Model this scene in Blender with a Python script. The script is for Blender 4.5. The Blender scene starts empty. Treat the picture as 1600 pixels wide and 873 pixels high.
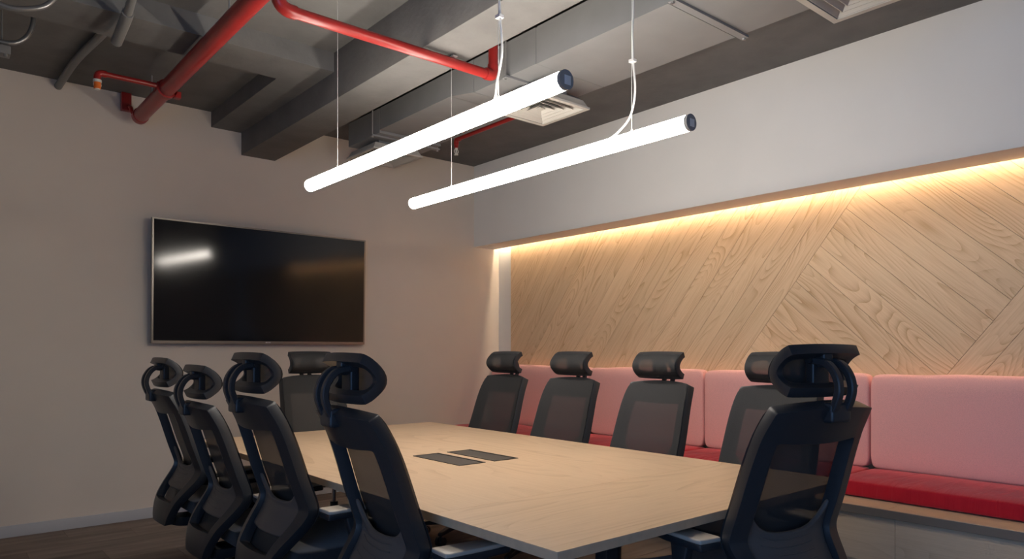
import bpy, bmesh, math, random
from mathutils import Vector, Matrix
random.seed(7)
R = math.radians
sc = bpy.context.scene
C = sc.collection

# ------------------------------------------------------------------ camera, world, light, exposure
cam = bpy.data.cameras.new('camera'); camo = bpy.data.objects.new('camera', cam); C.objects.link(camo)
camo.location = (0, 0, 1.25); camo.rotation_euler = (R(90), 0, R(-40.117))
cam.sensor_width = 36; cam.lens = 36*1112.5/1600; cam.shift_y = 110.6/1600; cam.clip_start = .05
sc.camera = camo
sc.view_settings.view_transform = 'Standard'; sc.view_settings.look = 'None'
sc.view_settings.gamma = 1; sc.view_settings.use_curve_mapping = False
sc.view_settings.exposure = 0.0
TUBE_POWER = 38.0       # pendant tubes
COVE_POWER = 100.0       # warm strip in the cove
world = bpy.data.worlds.new('world'); sc.world = world; world.use_nodes = True
bg = world.node_tree.nodes['Background']; bg.inputs[0].default_value = (.25, .50, 1, 1); bg.inputs[1].default_value = 5.4

H_SLAB = 3.125; YW = 5.81; XW = 4.715; XL = -1.8; YN = -2.2
# daylight enters by the window in the left wall (portal only guides sampling of the sky)
WIN = dict(y0=-2.05, y1=.45, z0=.35, z1=2.55)
pl = bpy.data.lights.new('window_left_offscreen', 'AREA'); pl.shape = 'RECTANGLE'
pl.size = WIN['z1']-WIN['z0']; pl.size_y = WIN['y1']-WIN['y0']; pl.cycles.is_portal = True
plo = bpy.data.objects.new('window_left_offscreen', pl); C.objects.link(plo)
plo.location = (XL-.12, (WIN['y0']+WIN['y1'])/2, (WIN['z0']+WIN['z1'])/2); plo.rotation_euler = (0, R(-90), 0)

# ------------------------------------------------------------------ materials
def new_mat(name):
    m = bpy.data.materials.new(name); m.use_nodes = True
    nt = m.node_tree; b = nt.nodes['Principled BSDF']; return m, nt, b
def N(nt, t, **kw):
    n = nt.nodes.new(t)
    for k, v in kw.items(): setattr(n, k, v)
    return n
def L(nt, a, b): nt.links.new(a, b)
def plain(name, col, rough=.5, metal=0, spec=.5, noise=0, nscale=20, bump=0, bscale=200, coat=0):
    m, nt, b = new_mat(name)
    b.inputs['Base Color'].default_value = (*col, 1); b.inputs['Roughness'].default_value = rough
    b.inputs['Metallic'].default_value = metal; b.inputs['Specular IOR Level'].default_value = spec
    b.inputs['Coat Weight'].default_value = coat
    tc = N(nt, 'ShaderNodeTexCoord')
    if noise:
        t = N(nt, 'ShaderNodeTexNoise'); t.inputs['Scale'].default_value = nscale; t.inputs['Detail'].default_value = 6
        L(nt, tc.outputs['Object'], t.inputs['Vector'])
        mx = N(nt, 'ShaderNodeMix', data_type='RGBA'); mx.inputs['A'].default_value = (*[c*(1-noise) for c in col], 1)
        mx.inputs['B'].default_value = (*[min(1, c*(1+noise)) for c in col], 1)
        rp = N(nt, 'ShaderNodeMapRange'); rp.inputs['From Min'].default_value = .3; rp.inputs['From Max'].default_value = .7
        L(nt, t.outputs['Fac'], rp.inputs['Value']); L(nt, rp.outputs[0], mx.inputs['Factor']); L(nt, mx.outputs['Result'], b.inputs['Base Color'])
    if bump:
        t2 = N(nt, 'ShaderNodeTexNoise'); t2.inputs['Scale'].default_value = bscale; t2.inputs['Detail'].default_value = 4
        L(nt, tc.outputs['Object'], t2.inputs['Vector'])
        bp = N(nt, 'ShaderNodeBump'); bp.inputs['Strength'].default_value = bump; bp.inputs['Distance'].default_value = .01
        L(nt, t2.outputs['Fac'], bp.inputs['Height']); L(nt, bp.outputs[0], b.inputs['Normal'])
    return m
def emit(name, col, s):
    m, nt, b = new_mat(name)
    b.inputs['Base Color'].default_value = (*col, 1); b.inputs['Emission Color'].default_value = (*col, 1); b.inputs['Emission Strength'].default_value = s
    return m
def wood(name, light, dark, along='X', ring=34, contrast=.75, rough=.45, lo=.9, wscale=5.0, tone=.10, fibre=.35):
    """grain = contour lines of a stretched noise (cathedrals) + fine fibres, shifted per object"""
    m, nt, b = new_mat(name)
    tc = N(nt, 'ShaderNodeTexCoord'); oi = N(nt, 'ShaderNodeObjectInfo')
    sep = N(nt, 'ShaderNodeSeparateXYZ'); L(nt, tc.outputs['Object'], sep.inputs[0])
    u, v = (sep.outputs[0], sep.outputs[1]) if along == 'X' else (sep.outputs[1], sep.outputs[0])
    w = N(nt, 'ShaderNodeMath', operation='MULTIPLY'); L(nt, oi.outputs['Random'], w.inputs[0]); w.inputs[1].default_value = 80
    def comb(su, sv):
        a = N(nt, 'ShaderNodeMath', operation='MULTIPLY'); L(nt, u, a.inputs[0]); a.inputs[1].default_value = su
        c = N(nt, 'ShaderNodeMath', operation='MULTIPLY'); L(nt, v, c.inputs[0]); c.inputs[1].default_value = sv
        z = N(nt, 'ShaderNodeMath', operation='MULTIPLY'); L(nt, sep.outputs[2], z.inputs[0]); z.inputs[1].default_value = sv
        k = N(nt, 'ShaderNodeCombineXYZ'); L(nt, a.outputs[0], k.inputs[0]); L(nt, c.outputs[0], k.inputs[1]); L(nt, z.outputs[0], k.inputs[2]); return k.outputs[0]
    n1 = N(nt, 'ShaderNodeTexNoise', noise_dimensions='4D'); n1.inputs['Scale'].default_value = 1; n1.inputs['Detail'].default_value = 1.2; n1.inputs['Roughness'].default_value = .35
    L(nt, comb(lo, wscale), n1.inputs['Vector']); L(nt, w.outputs[0], n1.inputs['W'])
    r = N(nt, 'ShaderNodeMath', operation='MULTIPLY'); L(nt, n1.outputs['Fac'], r.inputs[0]); r.inputs[1].default_value = ring
    f = N(nt, 'ShaderNodeMath', operation='FRACT'); L(nt, r.outputs[0], f.inputs[0])
    p = N(nt, 'ShaderNodeMath', operation='POWER'); L(nt, f.outputs[0], p.inputs[0]); p.inputs[1].default_value = 3.0
    n2 = N(nt, 'ShaderNodeTexNoise', noise_dimensions='4D'); n2.inputs['Scale'].default_value = 1; n2.inputs['Detail'].default_value = 3
    L(nt, comb(5, 170), n2.inputs['Vector']); L(nt, w.outputs[0], n2.inputs['W'])
    n3 = N(nt, 'ShaderNodeTexNoise', noise_dimensions='4D'); n3.inputs['Scale'].default_value = 1; n3.inputs['Detail'].default_value = 2
    L(nt, comb(1.1, 14), n3.inputs['Vector']); L(nt, w.outputs[0], n3.inputs['W'])
    # mask so that only some areas show strong rings
    mk = N(nt, 'ShaderNodeMapRange'); mk.inputs['From Min'].default_value = .42; mk.inputs['From Max'].default_value = .62; L(nt, n3.outputs['Fac'], mk.inputs['Value'])
    pm = N(nt, 'ShaderNodeMath', operation='MULTIPLY'); L(nt, p.outputs[0], pm.inputs[0]); L(nt, mk.outputs[0], pm.inputs[1])
    a1 = N(nt, 'ShaderNodeMath', operation='MULTIPLY'); L(nt, pm.outputs[0], a1.inputs[0]); a1.inputs[1].default_value = contrast
    f2 = N(nt, 'ShaderNodeMapRange'); f2.inputs['From Min'].default_value = .35; f2.inputs['From Max'].default_value = .75; f2.inputs['To Max'].default_value = fibre; L(nt, n2.outputs['Fac'], f2.inputs['Value'])
    a2 = N(nt, 'ShaderNodeMath', operation='ADD', use_clamp=True); L(nt, a1.outputs[0], a2.inputs[0]); L(nt, f2.outputs[0], a2.inputs[1])
    mx = N(nt, 'ShaderNodeMix', data_type='RGBA'); mx.inputs['A'].default_value = (*light, 1); mx.inputs['B'].default_value = (*dark, 1)
    L(nt, a2.outputs[0], mx.inputs['Factor'])
    hs = N(nt, 'ShaderNodeHueSaturation'); L(nt, mx.outputs['Result'], hs.inputs['Color'])
    tv = N(nt, 'ShaderNodeMapRange'); tv.inputs['To Min'].default_value = 1-tone; tv.inputs['To Max'].default_value = 1+tone; L(nt, oi.outputs['Random'], tv.inputs['Value']); L(nt, tv.outputs[0], hs.inputs['Value'])
    L(nt, hs.outputs[0], b.inputs['Base Color']); b.inputs['Roughness'].default_value = rough; b.inputs['Specular IOR Level'].default_value = .35
    bp = N(nt, 'ShaderNodeBump'); bp.inputs['Strength'].default_value = .12; bp.inputs['Distance'].default_value = .003
    L(nt, n2.outputs['Fac'], bp.inputs['Height']); L(nt, bp.outputs[0], b.inputs['Normal'])
    return m
def fabric(name, col, nz=.12, wrinkle=0):
    m, nt, b = new_mat(name); b.inputs['Roughness'].default_value = .9; b.inputs['Specular IOR Level'].default_value = .15
    b.inputs['Sheen Weight'].default_value = .25
    tc = N(nt, 'ShaderNodeTexCoord')
    mp = N(nt, 'ShaderNodeMapping'); mp.inputs['Scale'].default_value = (90, 260, 420); L(nt, tc.outputs['Object'], mp.inputs[0])
    t = N(nt, 'ShaderNodeTexNoise'); t.inputs['Scale'].default_value = 1; t.inputs['Detail'].default_value = 2; L(nt, mp.outputs[0], t.inputs['Vector'])
    mx = N(nt, 'ShaderNodeMix', data_type='RGBA'); mx.inputs['A'].default_value = (*[c*(1-nz) for c in col], 1); mx.inputs['B'].default_value = (*[min(1, c*(1+nz)) for c in col], 1)
    rp = N(nt, 'ShaderNodeMapRange'); rp.inputs['From Min'].default_value = .3; rp.inputs['From Max'].default_value = .7; L(nt, t.outputs['Fac'], rp.inputs['Value']); L(nt, rp.outputs[0], mx.inputs['Factor'])
    L(nt, mx.outputs['Result'], b.inputs['Base Color'])
    h = t.outputs['Fac']
    if wrinkle:
        mp2 = N(nt, 'ShaderNodeMapping'); mp2.inputs['Scale'].default_value = (2.2, 13, 2.0); L(nt, tc.outputs['Object'], mp2.inputs[0])
        t2 = N(nt, 'ShaderNodeTexNoise'); t2.inputs['Scale'].default_value = 1; t2.inputs['Detail'].default_value = 3; t2.inputs['Distortion'].default_value = .8; L(nt, mp2.outputs[0], t2.inputs['Vector'])
        bp2 = N(nt, 'ShaderNodeBump'); bp2.inputs['Strength'].default_value = wrinkle; bp2.inputs['Distance'].default_value = .02; L(nt, t2.outputs['Fac'], bp2.inputs['Height'])
    bp = N(nt, 'ShaderNodeBump'); bp.inputs['Strength'].default_value = .2; bp.inputs['Distance'].default_value = .002; L(nt, h, bp.inputs['Height'])
    if wrinkle: L(nt, bp2.outputs[0], bp.inputs['Normal'])
    L(nt, bp.outputs[0], b.inputs['Normal']); return m
def net(name, col, open_):
    """woven see-through mesh: threads with holes far below pixel size"""
    m, nt, b = new_mat(name); b.inputs['Base Color'].default_value = (*col, 1); b.inputs['Roughness'].default_value = .7; b.inputs['Specular IOR Level'].default_value = .3
    tr = N(nt, 'ShaderNodeBsdfTransparent'); ms = N(nt, 'ShaderNodeMixShader')
    tc = N(nt, 'ShaderNodeTexCoord'); t = N(nt, 'ShaderNodeTexNoise'); t.inputs['Scale'].default_value = 350; L(nt, tc.outputs['Object'], t.inputs['Vector'])
    rp = N(nt, 'ShaderNodeMapRange'); rp.inputs['To Min'].default_value = open_-.12; rp.inputs['To Max'].default_value = open_+.12; L(nt, t.outputs['Fac'], rp.inputs['Value'])
    L(nt, rp.outputs[0], ms.inputs['Fac']); L(nt, b.outputs[0], ms.inputs[1]); L(nt, tr.outputs[0], ms.inputs[2])
    L(nt, ms.outputs[0], nt.nodes['Material Output'].inputs['Surface']); return m
def glass_pane(name):
    m, nt, b = new_mat(name); tr = N(nt, 'ShaderNodeBsdfTransparent'); gl = N(nt, 'ShaderNodeBsdfGlossy'); gl.inputs['Roughness'].default_value = .02
    ms = N(nt, 'ShaderNodeMixShader'); ms.inputs[0].default_value = .08; L(nt, tr.outputs[0], ms.inputs[1]); L(nt, gl.outputs[0], ms.inputs[2])
    L(nt, ms.outputs[0], nt.nodes['Material Output'].inputs['Surface']); return m

M = {}
M['wall'] = plain('wall_paint', (.72, .64, .55), .85, noise=.02, nscale=3, bump=.05, bscale=120)
M['white_wall'] = plain('white_paint', (.80, .785, .755), .8, noise=.015, nscale=3, bump=.04, bscale=120)
M['concrete'] = plain('grey_painted_concrete', (.135, .132, .127), .8, noise=.13, nscale=5, bump=.25, bscale=28)
M['duct'] = plain('grey_painted_sheet_metal', (.20, .20, .203), .5, noise=.06, nscale=6, bump=.04, bscale=8)
M['dark_gap'] = plain('dark_rubber', (.02, .02, .02), .8)
M['skirting'] = plain('grey_skirting', (.50, .50, .51), .5)
M['red_pipe'] = plain('red_pipe_paint', (.30, .020, .018), .30, noise=.10, nscale=12, bump=.05, bscale=40)
M['conduit'] = plain('grey_conduit', (.16, .16, .155), .4)
M['conduit_flex'] = plain('steel_flex_conduit', (.22, .22, .22), .28, metal=.6)  # separate shinier metal of the flexible conduit loops
M['steel'] = plain('galvanised_steel', (.55, .55, .55), .35, metal=.8)
M['wire'] = plain('suspension_wire', (.62, .62, .60), .4, metal=.3)
M['white_cable'] = plain('white_cable', (.66, .66, .64), .4)
M['diffuser'] = plain('cream_diffuser_metal', (.46, .44, .40), .5)
M['black'] = plain('black_plastic', (.016, .017, .020), .42, bump=.03, bscale=600)
M['blackback'] = plain('black_frame_plastic', (.026, .028, .032), .38, bump=.03, bscale=600)
M['lumbar'] = plain('grey_lumbar_plastic', (.09, .08, .075), .5)
M['net'] = net('black_back_mesh', (.032, .032, .033), .085)
M['net_head'] = net('black_head_mesh', (.034, .034, .035), .09)
M['seat_fabric'] = fabric('black_seat_fabric', (.030, .030, .032))
M['pad'] = plain('grey_arm_pad', (.42, .37, .31), .38)
M['chrome'] = plain('chrome', (.75, .75, .76), .12, metal=1)
M['tv_bezel'] = plain('bronze_tv_bezel', (.28, .25, .22), .3, metal=.8)
M['tv_body'] = plain('tv_back', (.02, .02, .02), .5)
M['screen'] = plain('tv_glass', (.004, .004, .006), .10, spec=.5)
M['logo'] = plain('silver_mark', (.7, .7, .7), .3)
M['tube'] = emit('lit_tube', (1, .92, .82), TUBE_POWER)
M['cap'] = plain('grey_tube_cap', (.30, .29, .28), .6, spec=.15)
M['sticker'] = plain('silver_sticker', (.72, .71, .70), .5)
M['led'] = emit('warm_led', (1, .80, .56), COVE_POWER)
M['oak'] = wood('oak_wall_plank', (.78, .57, .36), (.47, .27, .125), 'X', ring=30, contrast=.72, tone=.06)
M['table_x'] = wood('oak_table_board_x', (.62, .45, .30), (.42, .27, .155), 'X', ring=18, contrast=.55, rough=.38, lo=.7, wscale=3.2, tone=.0, fibre=.35)
M['table_y'] = wood('oak_table_board_y', (.62, .45, .30), (.42, .27, .155), 'Y', ring=18, contrast=.55, rough=.38, lo=.7, wscale=3.2, tone=.0, fibre=.35)
M['table_edge'] = plain('oak_edge_band', (.56, .40, .26), .45, noise=.08, nscale=30)
M['bench_y'] = wood('oak_bench_board', (.70, .55, .39), (.50, .36, .23), 'Y', ring=18, contrast=.4, tone=.03)
M['bench_edge'] = plain('bench_edge', (.20, .165, .135), .5)
M['pink'] = fabric('pink_fabric', (.82, .43, .40), .10)
M['red'] = fabric('red_fabric', (.46, .010, .024), .10, wrinkle=.8)
M['powerbox'] = plain('grey_cable_hatch', (.060, .055, .050), .4)
M['powerframe'] = plain('dark_hatch_frame', (.035, .032, .030), .4)
M['glass'] = glass_pane('window_glass')
M['frame'] = plain('dark_window_frame', (.05, .05, .055), .4)
M['orange'] = plain('orange_bulb', (.75, .16, .02), .4)
M['sprink'] = plain('white_sprinkler', (.65, .62, .56), .4)
def carpet():
    m, nt, b = new_mat('taupe_carpet'); b.inputs['Roughness'].default_value = .95; b.inputs['Specular IOR Level'].default_value = .1
    tc = N(nt, 'ShaderNodeTexCoord'); oi = N(nt, 'ShaderNodeObjectInfo')
    mp = N(nt, 'ShaderNodeMapping'); mp.inputs['Scale'].default_value = (2, 14, 2); L(nt, tc.outputs['Object'], mp.inputs[0])
    t = N(nt, 'ShaderNodeTexNoise', noise_dimensions='4D'); t.inputs['Scale'].default_value = 1; t.inputs['Detail'].default_value = 4; L(nt, mp.outputs[0], t.inputs['Vector'])
    w = N(nt, 'ShaderNodeMath', operation='MULTIPLY'); L(nt, oi.outputs['Random'], w.inputs[0]); w.inputs[1].default_value = 60; L(nt, w.outputs[0], t.inputs['W'])
    t2 = N(nt, 'ShaderNodeTexNoise'); t2.inputs['Scale'].default_value = 350; L(nt, tc.outputs['Object'], t2.inputs['Vector'])
    ad = N(nt, 'ShaderNodeMath', operation='ADD'); L(nt, t.outputs['Fac'], ad.inputs[0]); L(nt, t2.outputs['Fac'], ad.inputs[1])
    rp = N(nt, 'ShaderNodeMapRange'); rp.inputs['From Min'].default_value = .6; rp.inputs['From Max'].default_value = 1.4; L(nt, ad.outputs[0], rp.inputs['Value'])
    mx = N(nt, 'ShaderNodeMix', data_type='RGBA'); mx.inputs['A'].default_value = (.125, .100, .087, 1); mx.inputs['B'].default_value = (.29, .24, .21, 1); L(nt, rp.outputs[0], mx.inputs['Factor'])
    hs = N(nt, 'ShaderNodeHueSaturation'); tv = N(nt, 'ShaderNodeMapRange'); tv.inputs['To Min'].default_value = .78; tv.inputs['To Max'].default_value = 1.2
    L(nt, oi.outputs['Random'], tv.inputs['Value']); L(nt, tv.outputs[0], hs.inputs['Value']); L(nt, mx.outputs['Result'], hs.inputs['Color']); L(nt, hs.outputs[0], b.inputs['Base Color'])
    bp = N(nt, 'ShaderNodeBump'); bp.inputs['Strength'].default_value = .4; bp.inputs['Distance'].default_value = .004; L(nt, t2.outputs['Fac'], bp.inputs['Height']); L(nt, bp.outputs[0], b.inputs['Normal'])
    return m
M['carpet'] = carpet()

# ------------------------------------------------------------------ mesh helpers
def box(bm, x0, x1, y0, y1, z0, z1):
    vs = [bm.verts.new((x, y, z)) for x in (x0, x1) for y in (y0, y1) for z in (z0, z1)]
    for f in ((0, 1, 3, 2), (4, 6, 7, 5), (0, 4, 5, 1), (2, 3, 7, 6), (0, 2, 6, 4), (1, 5, 7, 3)):
        bm.faces.new([vs[i] for i in f])
    return bm
def bmnew(): return bmesh.new()
def bevel(bm, w, seg=2):
    bmesh.ops.bevel(bm, geom=bm.edges[:]+bm.verts[:], offset=w, segments=seg, profile=.6, affect='EDGES', clamp_overlap=True); return bm
def tube(bm, pts, r, n=12, cap=True, closed=False):
    """sweep a circle (or (rx, ry) ellipse) along a polyline"""
    pts = [Vector(p) for p in pts]; rings = []; up = None
    for i, p in enumerate(pts):
        if closed: t = (pts[(i+1) % len(pts)]-pts[i-1]).normalized()
        else: t = ((pts[i+1] if i+1 < len(pts) else p)-(pts[i-1] if i else p)).normalized()
        if up is None: up = t.orthogonal().normalized()
        else: up = (up-t*up.dot(t)).normalized()
        s = t.cross(up)
        rings.append([bm.verts.new(p+up*(math.cos(2*math.pi*k/n)*r)+s*(math.sin(2*math.pi*k/n)*r)) for k in range(n)])
    m = len(rings)
    for i in range(m if closed else m-1):
        a, b = rings[i], rings[(i+1) % m]
        for k in range(n): bm.faces.new((a[k], a[(k+1) % n], b[(k+1) % n], b[k]))
    if cap and not closed: bm.faces.new(rings[0][::-1]); bm.faces.new(rings[-1])
    return bm
def bar(bm, pts, wy, th):
    """sweep a rectangle along a path lying in the xz plane (width wy along y)"""
    pts = [Vector(p) for p in pts]; rings = []
    for i, p in enumerate(pts):
        t = ((pts[i+1] if i+1 < len(pts) else p)-(pts[i-1] if i else p)).normalized(); nrm = Vector((-t.z, 0, t.x))
        rings.append([bm.verts.new(p+nrm*(a*th/2)+Vector((0, b*wy/2, 0))) for a, b in ((-1, -1), (1, -1), (1, 1), (-1, 1))])
    for a, b in zip(rings, rings[1:]):
        for k in range(4): bm.faces.new((a[k], a[(k+1) % 4], b[(k+1) % 4], b[k]))
    bm.faces.new(rings[0][::-1]); bm.faces.new(rings[-1]); return bm
def smooth_path(pts, n=6):
    """Catmull-Rom"""
    P = [Vector(p) for p in pts]; P = [2*P[0]-P[1]]+P+[2*P[-1]-P[-2]]; out = []
    for i in range(1, len(P)-2):
        for k in range(n):
            t = k/n; a, b, c, d = P[i-1:i+3]
            out.append(.5*((2*b)+(c-a)*t+(2*a-5*b+4*c-d)*t*t+(3*b-a-3*c+d)*t**3))
    out.append(P[-2]); return out
def finish(bm, smooth=False, angle=None):
    bmesh.ops.recalc_face_normals(bm, faces=bm.faces)
    me = bpy.data.meshes.new('m'); bm.to_mesh(me); bm.free()
    if smooth:
        for p in me.polygons: p.use_smooth = True
        if angle: me.set_sharp_from_angle(angle=R(angle))
    return me
def obj(name, bm, mat, parent=None, smooth=False, angle=40, mods=None):
    me = bm if isinstance(bm, bpy.types.Mesh) else finish(bm, smooth, angle)
    o = bpy.data.objects.new(name, me); C.objects.link(o)
    if isinstance(mat, str): mat = M[mat]
    if mat: me.materials.clear(); me.materials.append(mat)
    if mods:
        for t, kw in mods:
            md = o.modifiers.new(t.lower(), t)
            for k, v in kw.items(): setattr(md, k, v)
        dg = bpy.context.evaluated_depsgraph_get(); dg.update()
        me2 = bpy.data.meshes.new_from_object(o.evaluated_get(dg)); o.modifiers.clear(); o.data = me2
        for p in me2.polygons: p.use_smooth = True
        if angle: me2.set_sharp_from_angle(angle=R(angle))
    o.data.name = name
    if parent: o.parent = parent
    return o
def tag(o, label, cat, group=None):
    o['label'] = label; o['category'] = cat
    if group: o['group'] = group
    return o
def struct(o): o['kind'] = 'structure'; return o
def thing(name, label, cat, loc=(0, 0, 0), rz=0, group=None):
    o = bpy.data.objects.new(name, None); C.objects.link(o); o.empty_display_size = .1
    o.location = loc; o.rotation_euler = (0, 0, rz); return tag(o, label, cat, group)
def bx(name, mat, parent, x0, x1, y0, y1, z0, z1, bev=0, seg=2):
    bm = box(bmnew(), x0, x1, y0, y1, z0, z1)
    if bev: bevel(bm, bev, seg)
    return obj(name, bm, mat, parent, smooth=bool(bev))

# ------------------------------------------------------------------ the room
floor = struct(bx('floor', 'carpet', None, XL-.2, XW+.2, YN-.2, YW+.2, -.12, -.006))
pm = None; PL, PW = 1.0, .25
for j in range(int((YW-0)/PW)+1):
    y0 = YW-(j+1)*PW
    if y0 < -.3: break
    off = (j*.37) % 1.0
    for i in range(-1, 8):
        x0 = XL+(i-1+off)*PL+.6
        if x0+PL < -.9 or x0 > XW: continue
        w = PL
        if pm is None:
            o = bx('carpet_plank', 'carpet', floor, 0, PL-.002, 0, PW-.002, -.008, 0); pm = o.data
        else:
            o = bpy.data.objects.new('carpet_plank', pm); C.objects.link(o); o.parent = floor
        o.location = (min(x0, XW-.02*0-PL), y0, 0) if x0+PL > XW else (x0, y0, 0)
        if x0+PL > XW: o.scale.x = 1; o.location.x = x0; o.scale.x = max(.05, (XW-x0)/PL)
bx('carpet_field', 'carpet', floor, XL, -.9, YN, YW, -.0075, -.0005)
bx('carpet_field', 'carpet', floor, -.9, XW, YN, -.2, -.0076, -.0006)

ceiling = struct(bx('ceiling', 'concrete', None, XL-.2, XW+.2, YN-.2, YW+.2, H_SLAB, H_SLAB+.2))
bx('concrete_beam', 'concrete', ceiling, 2.035, 2.315, YN, YW+.02, 2.827, H_SLAB+.02, .006)
bx('side_beam', 'concrete', ceiling, 1.80, 2.05, 4.49, YW+.02, 3.0052, H_SLAB+.02)
bx('cross_beam', 'concrete', ceiling, XL, 2.05, 4.157, 4.50, 3.005, H_SLAB+.02)

wall_far = struct(bx('wall_far', 'wall', None, XL-.2, XW+.2, YW, YW+.15, 0, H_SLAB+.05))
struct(bx('baseboard_far', 'skirting', None, XL, XW, YW-.014, YW+.001, 0, .078, .003))
wall_right = struct(bx('wall_right', 'white_wall', None, XW, XW+.15, YN, YW, 0, H_SLAB+.05))
trim_1 = bpy.data.objects.new('trim_1', None); C.objects.link(trim_1); struct(trim_1)
# bulkhead over the bench: fascia, underside board, and the open light slot along the oak
XF, ZU, XS = 4.387, 2.302, 4.650
bx('bulkhead_fascia', 'white_wall', trim_1, XF, XF+.03, YN, YW, ZU, H_SLAB+.01)
bx('bulkhead_soffit', 'white_wall', trim_1, XF+.03, XS, YN, YW, ZU, ZU+.02)
bx('bulkhead_slot_side', 'white_wall', trim_1, XS-.012, XS, YN, YW, ZU+.02, 2.42)
bx('bulkhead_slot_top', 'white_wall', trim_1, XS-.012, XW, YN, YW, 2.42, 2.44)
wl = WIN
wall_left = bmnew()
box(wall_left, XL-.15, XL, YN, wl['y0'], 0, H_SLAB+.05); box(wall_left, XL-.15, XL, wl['y1'], YW, 0, H_SLAB+.05)
box(wall_left, XL-.15, XL, wl['y0'], wl['y1'], 0, wl['z0']); box(wall_left, XL-.15, XL, wl['y0'], wl['y1'], wl['z1'], H_SLAB+.05)
struct(obj('wall_left', wall_left, 'wall'))
struct(bx('wall_near', 'wall', None, XL-.2, XW+.2, YN-.15, YN, 0, H_SLAB+.05))
win = thing('window_1', 'dark framed glazed window in the side wall', 'window', (XL-.07, 0, 0)); win['kind'] = 'structure'; del win['category']; del win['label']
wf = bmnew()
for y in (wl['y0'], (2*wl['y0']+wl['y1'])/3, (wl['y0']+2*wl['y1'])/3, wl['y1']-.05): box(wf, -.03, .03, y, y+.05, wl['z0'], wl['z1'])
box(wf, -.029, .029, wl['y0'], wl['y1'], wl['z0'], wl['z0']+.05); box(wf, -.029, .029, wl['y0'], wl['y1'], wl['z1']-.05, wl['z1'])
obj('window_frame', wf, 'frame', win)
for k in range(3):
    a = wl['y0']+(wl['y1']-wl['y0'])*k/3; bx('pane', 'glass', win, -.004, .004, a+.04, a+(wl['y1']-wl['y0'])/3+.01, wl['z0']+.04, wl['z1']-.04)

# ------------------------------------------------------------------ oak planks on the right wall (each its own piece)
def clip(poly, a, b, c):
    """keep a*s + b*z <= c"""
    out = []
    for i, p in enumerate(poly):
        q = poly[(i+1) % len(poly)]; dp = a*p[0]+b*p[1]-c; dq = a*q[0]+b*q[1]-c
        if dp <= 0: out.append(p)
        if dp*dq < 0: t = dp/(dp-dq); out.append((p[0]+(q[0]-p[0])*t, p[1]+(q[1]-p[1])*t))
    return out
S0, S1, Z0, Z1 = .212, 7.6, .40, 2.43      # s = YW - Y runs along the wall away from the TV wall
A1, A2, PWD = R(52.6), R(-42.6), .1425
d1 = (math.cos(A1), math.sin(A1)); d2 = (math.cos(A2), math.sin(A2))
n1 = (math.sin(A1), -math.cos(A1))            # to the right of "/"
n2 = (math.sin(-A2), math.cos(A2))            # upwards right of "\"
c_b1 = n1[0]*3.726+n1[1]*2.295; c_b2 = n1[0]*4.242+n1[1]*1.108; band = c_b2-c_b1
def add_plank(poly, ang):
    if len(poly) < 3: return
    ar = abs(sum(p[0]*q[1]-q[0]*p[1] for p, q in zip(poly, poly[1:]+poly[:1])))/2
    if ar < .0015: return
    cs = sum(p[0] for p in poly)/len(poly); cz = sum(p[1] for p in poly)/len(poly)
    # local x along the plank, local y across, local z out of the wall (towards -X)
    bm = bmnew(); loc = []
    for s, z in poly:
        ds, dz = s-cs, z-cz; loc.append((ds*math.cos(ang)+dz*math.sin(ang), -ds*math.sin(ang)+dz*math.cos(ang)))
    lo = [bm.verts.new((x, y, 0)) for x, y in loc]; g = .0010
    hi = []
    for i in range(len(loc)):
        p, a, b = Vector(loc[i]), Vector(loc[i-1]), Vector(loc[(i+1) % len(loc)])
        inw = ((a-p).normalized()+(b-p).normalized())
        inw = inw.normalized() if inw.length > 1e-5 else Vector((0, 0))
        hi.append((p, inw))
    mid = [bm.verts.new((p.x, p.y, .0125)) for p, i in hi]; top = [bm.verts.new((p.x+i.x*g, p.y+i.y*g, .0145)) for p, i in hi]
    n = len(lo)
    for A, B in ((lo, mid), (mid, top)):
        for k in range(n): bm.faces.new((A[k], A[(k+1) % n], B[(k+1) % n], B[k]))
    bm.faces.new(lo[::-1]); bm.faces.new(top)
    o = obj('oak_plank', bm, 'oak', wall_right)
    # s direction is -Y; build a right handed frame: ex=(0,-cos,sin), ey=(0,sin,cos), ez=(-1,0,0)
    ex = Vector((0, -math.cos(ang), math.sin(ang))); ey = Vector((0, math.sin(ang), math.cos(ang))); ez = ex.cross(ey)
    o.matrix_world = Matrix.Translation((XW-.0005, YW-cs, cz)) @ Matrix((ex, ey, ez)).transposed().to_4x4()
rect = [(S0, Z0), (S1, Z0), (S1, Z1), (S0, Z1)]
gp = .0006
def zone(lo, hi, slash):
    if slash:
        k0 = lo
        if hi-lo > 3: # fill leftwards from hi
            k = hi; seq = []
            while k > lo: seq.append((max(lo, k-PWD), k)); k -= PWD
        else:
            seq = []; k = lo
            while k < hi: seq.append((k, min(hi, k+PWD))); k += PWD
        for a, b in seq:
            p = clip(clip(rect, n1[0], n1[1], b-gp), -n1[0], -n1[1], -(a+gp)); add_plank(p, A1)
    else:
        base = clip(clip(rect, n1[0], n1[1], hi-gp), -n1[0], -n1[1], -(lo+gp))
        if len(base) < 3: return
        ref = n2[0]*3.311+n2[1]*1.716
        cs = [n2[0]*s+n2[1]*z for s, z in base]; k = ref
        while k > min(cs): k -= PWD
        while k < max(cs):
            p = clip(clip(base, n2[0], n2[1], k+PWD-gp), -n2[0], -n2[1], -(k+gp)); add_plank(p, A2); k += PWD
zone(c_b1-6, c_b1, True); zone(c_b1, c_b2, False); zone(c_b2, c_b2+band, True); zone(c_b2+band, c_b2+2*band, False)

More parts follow.
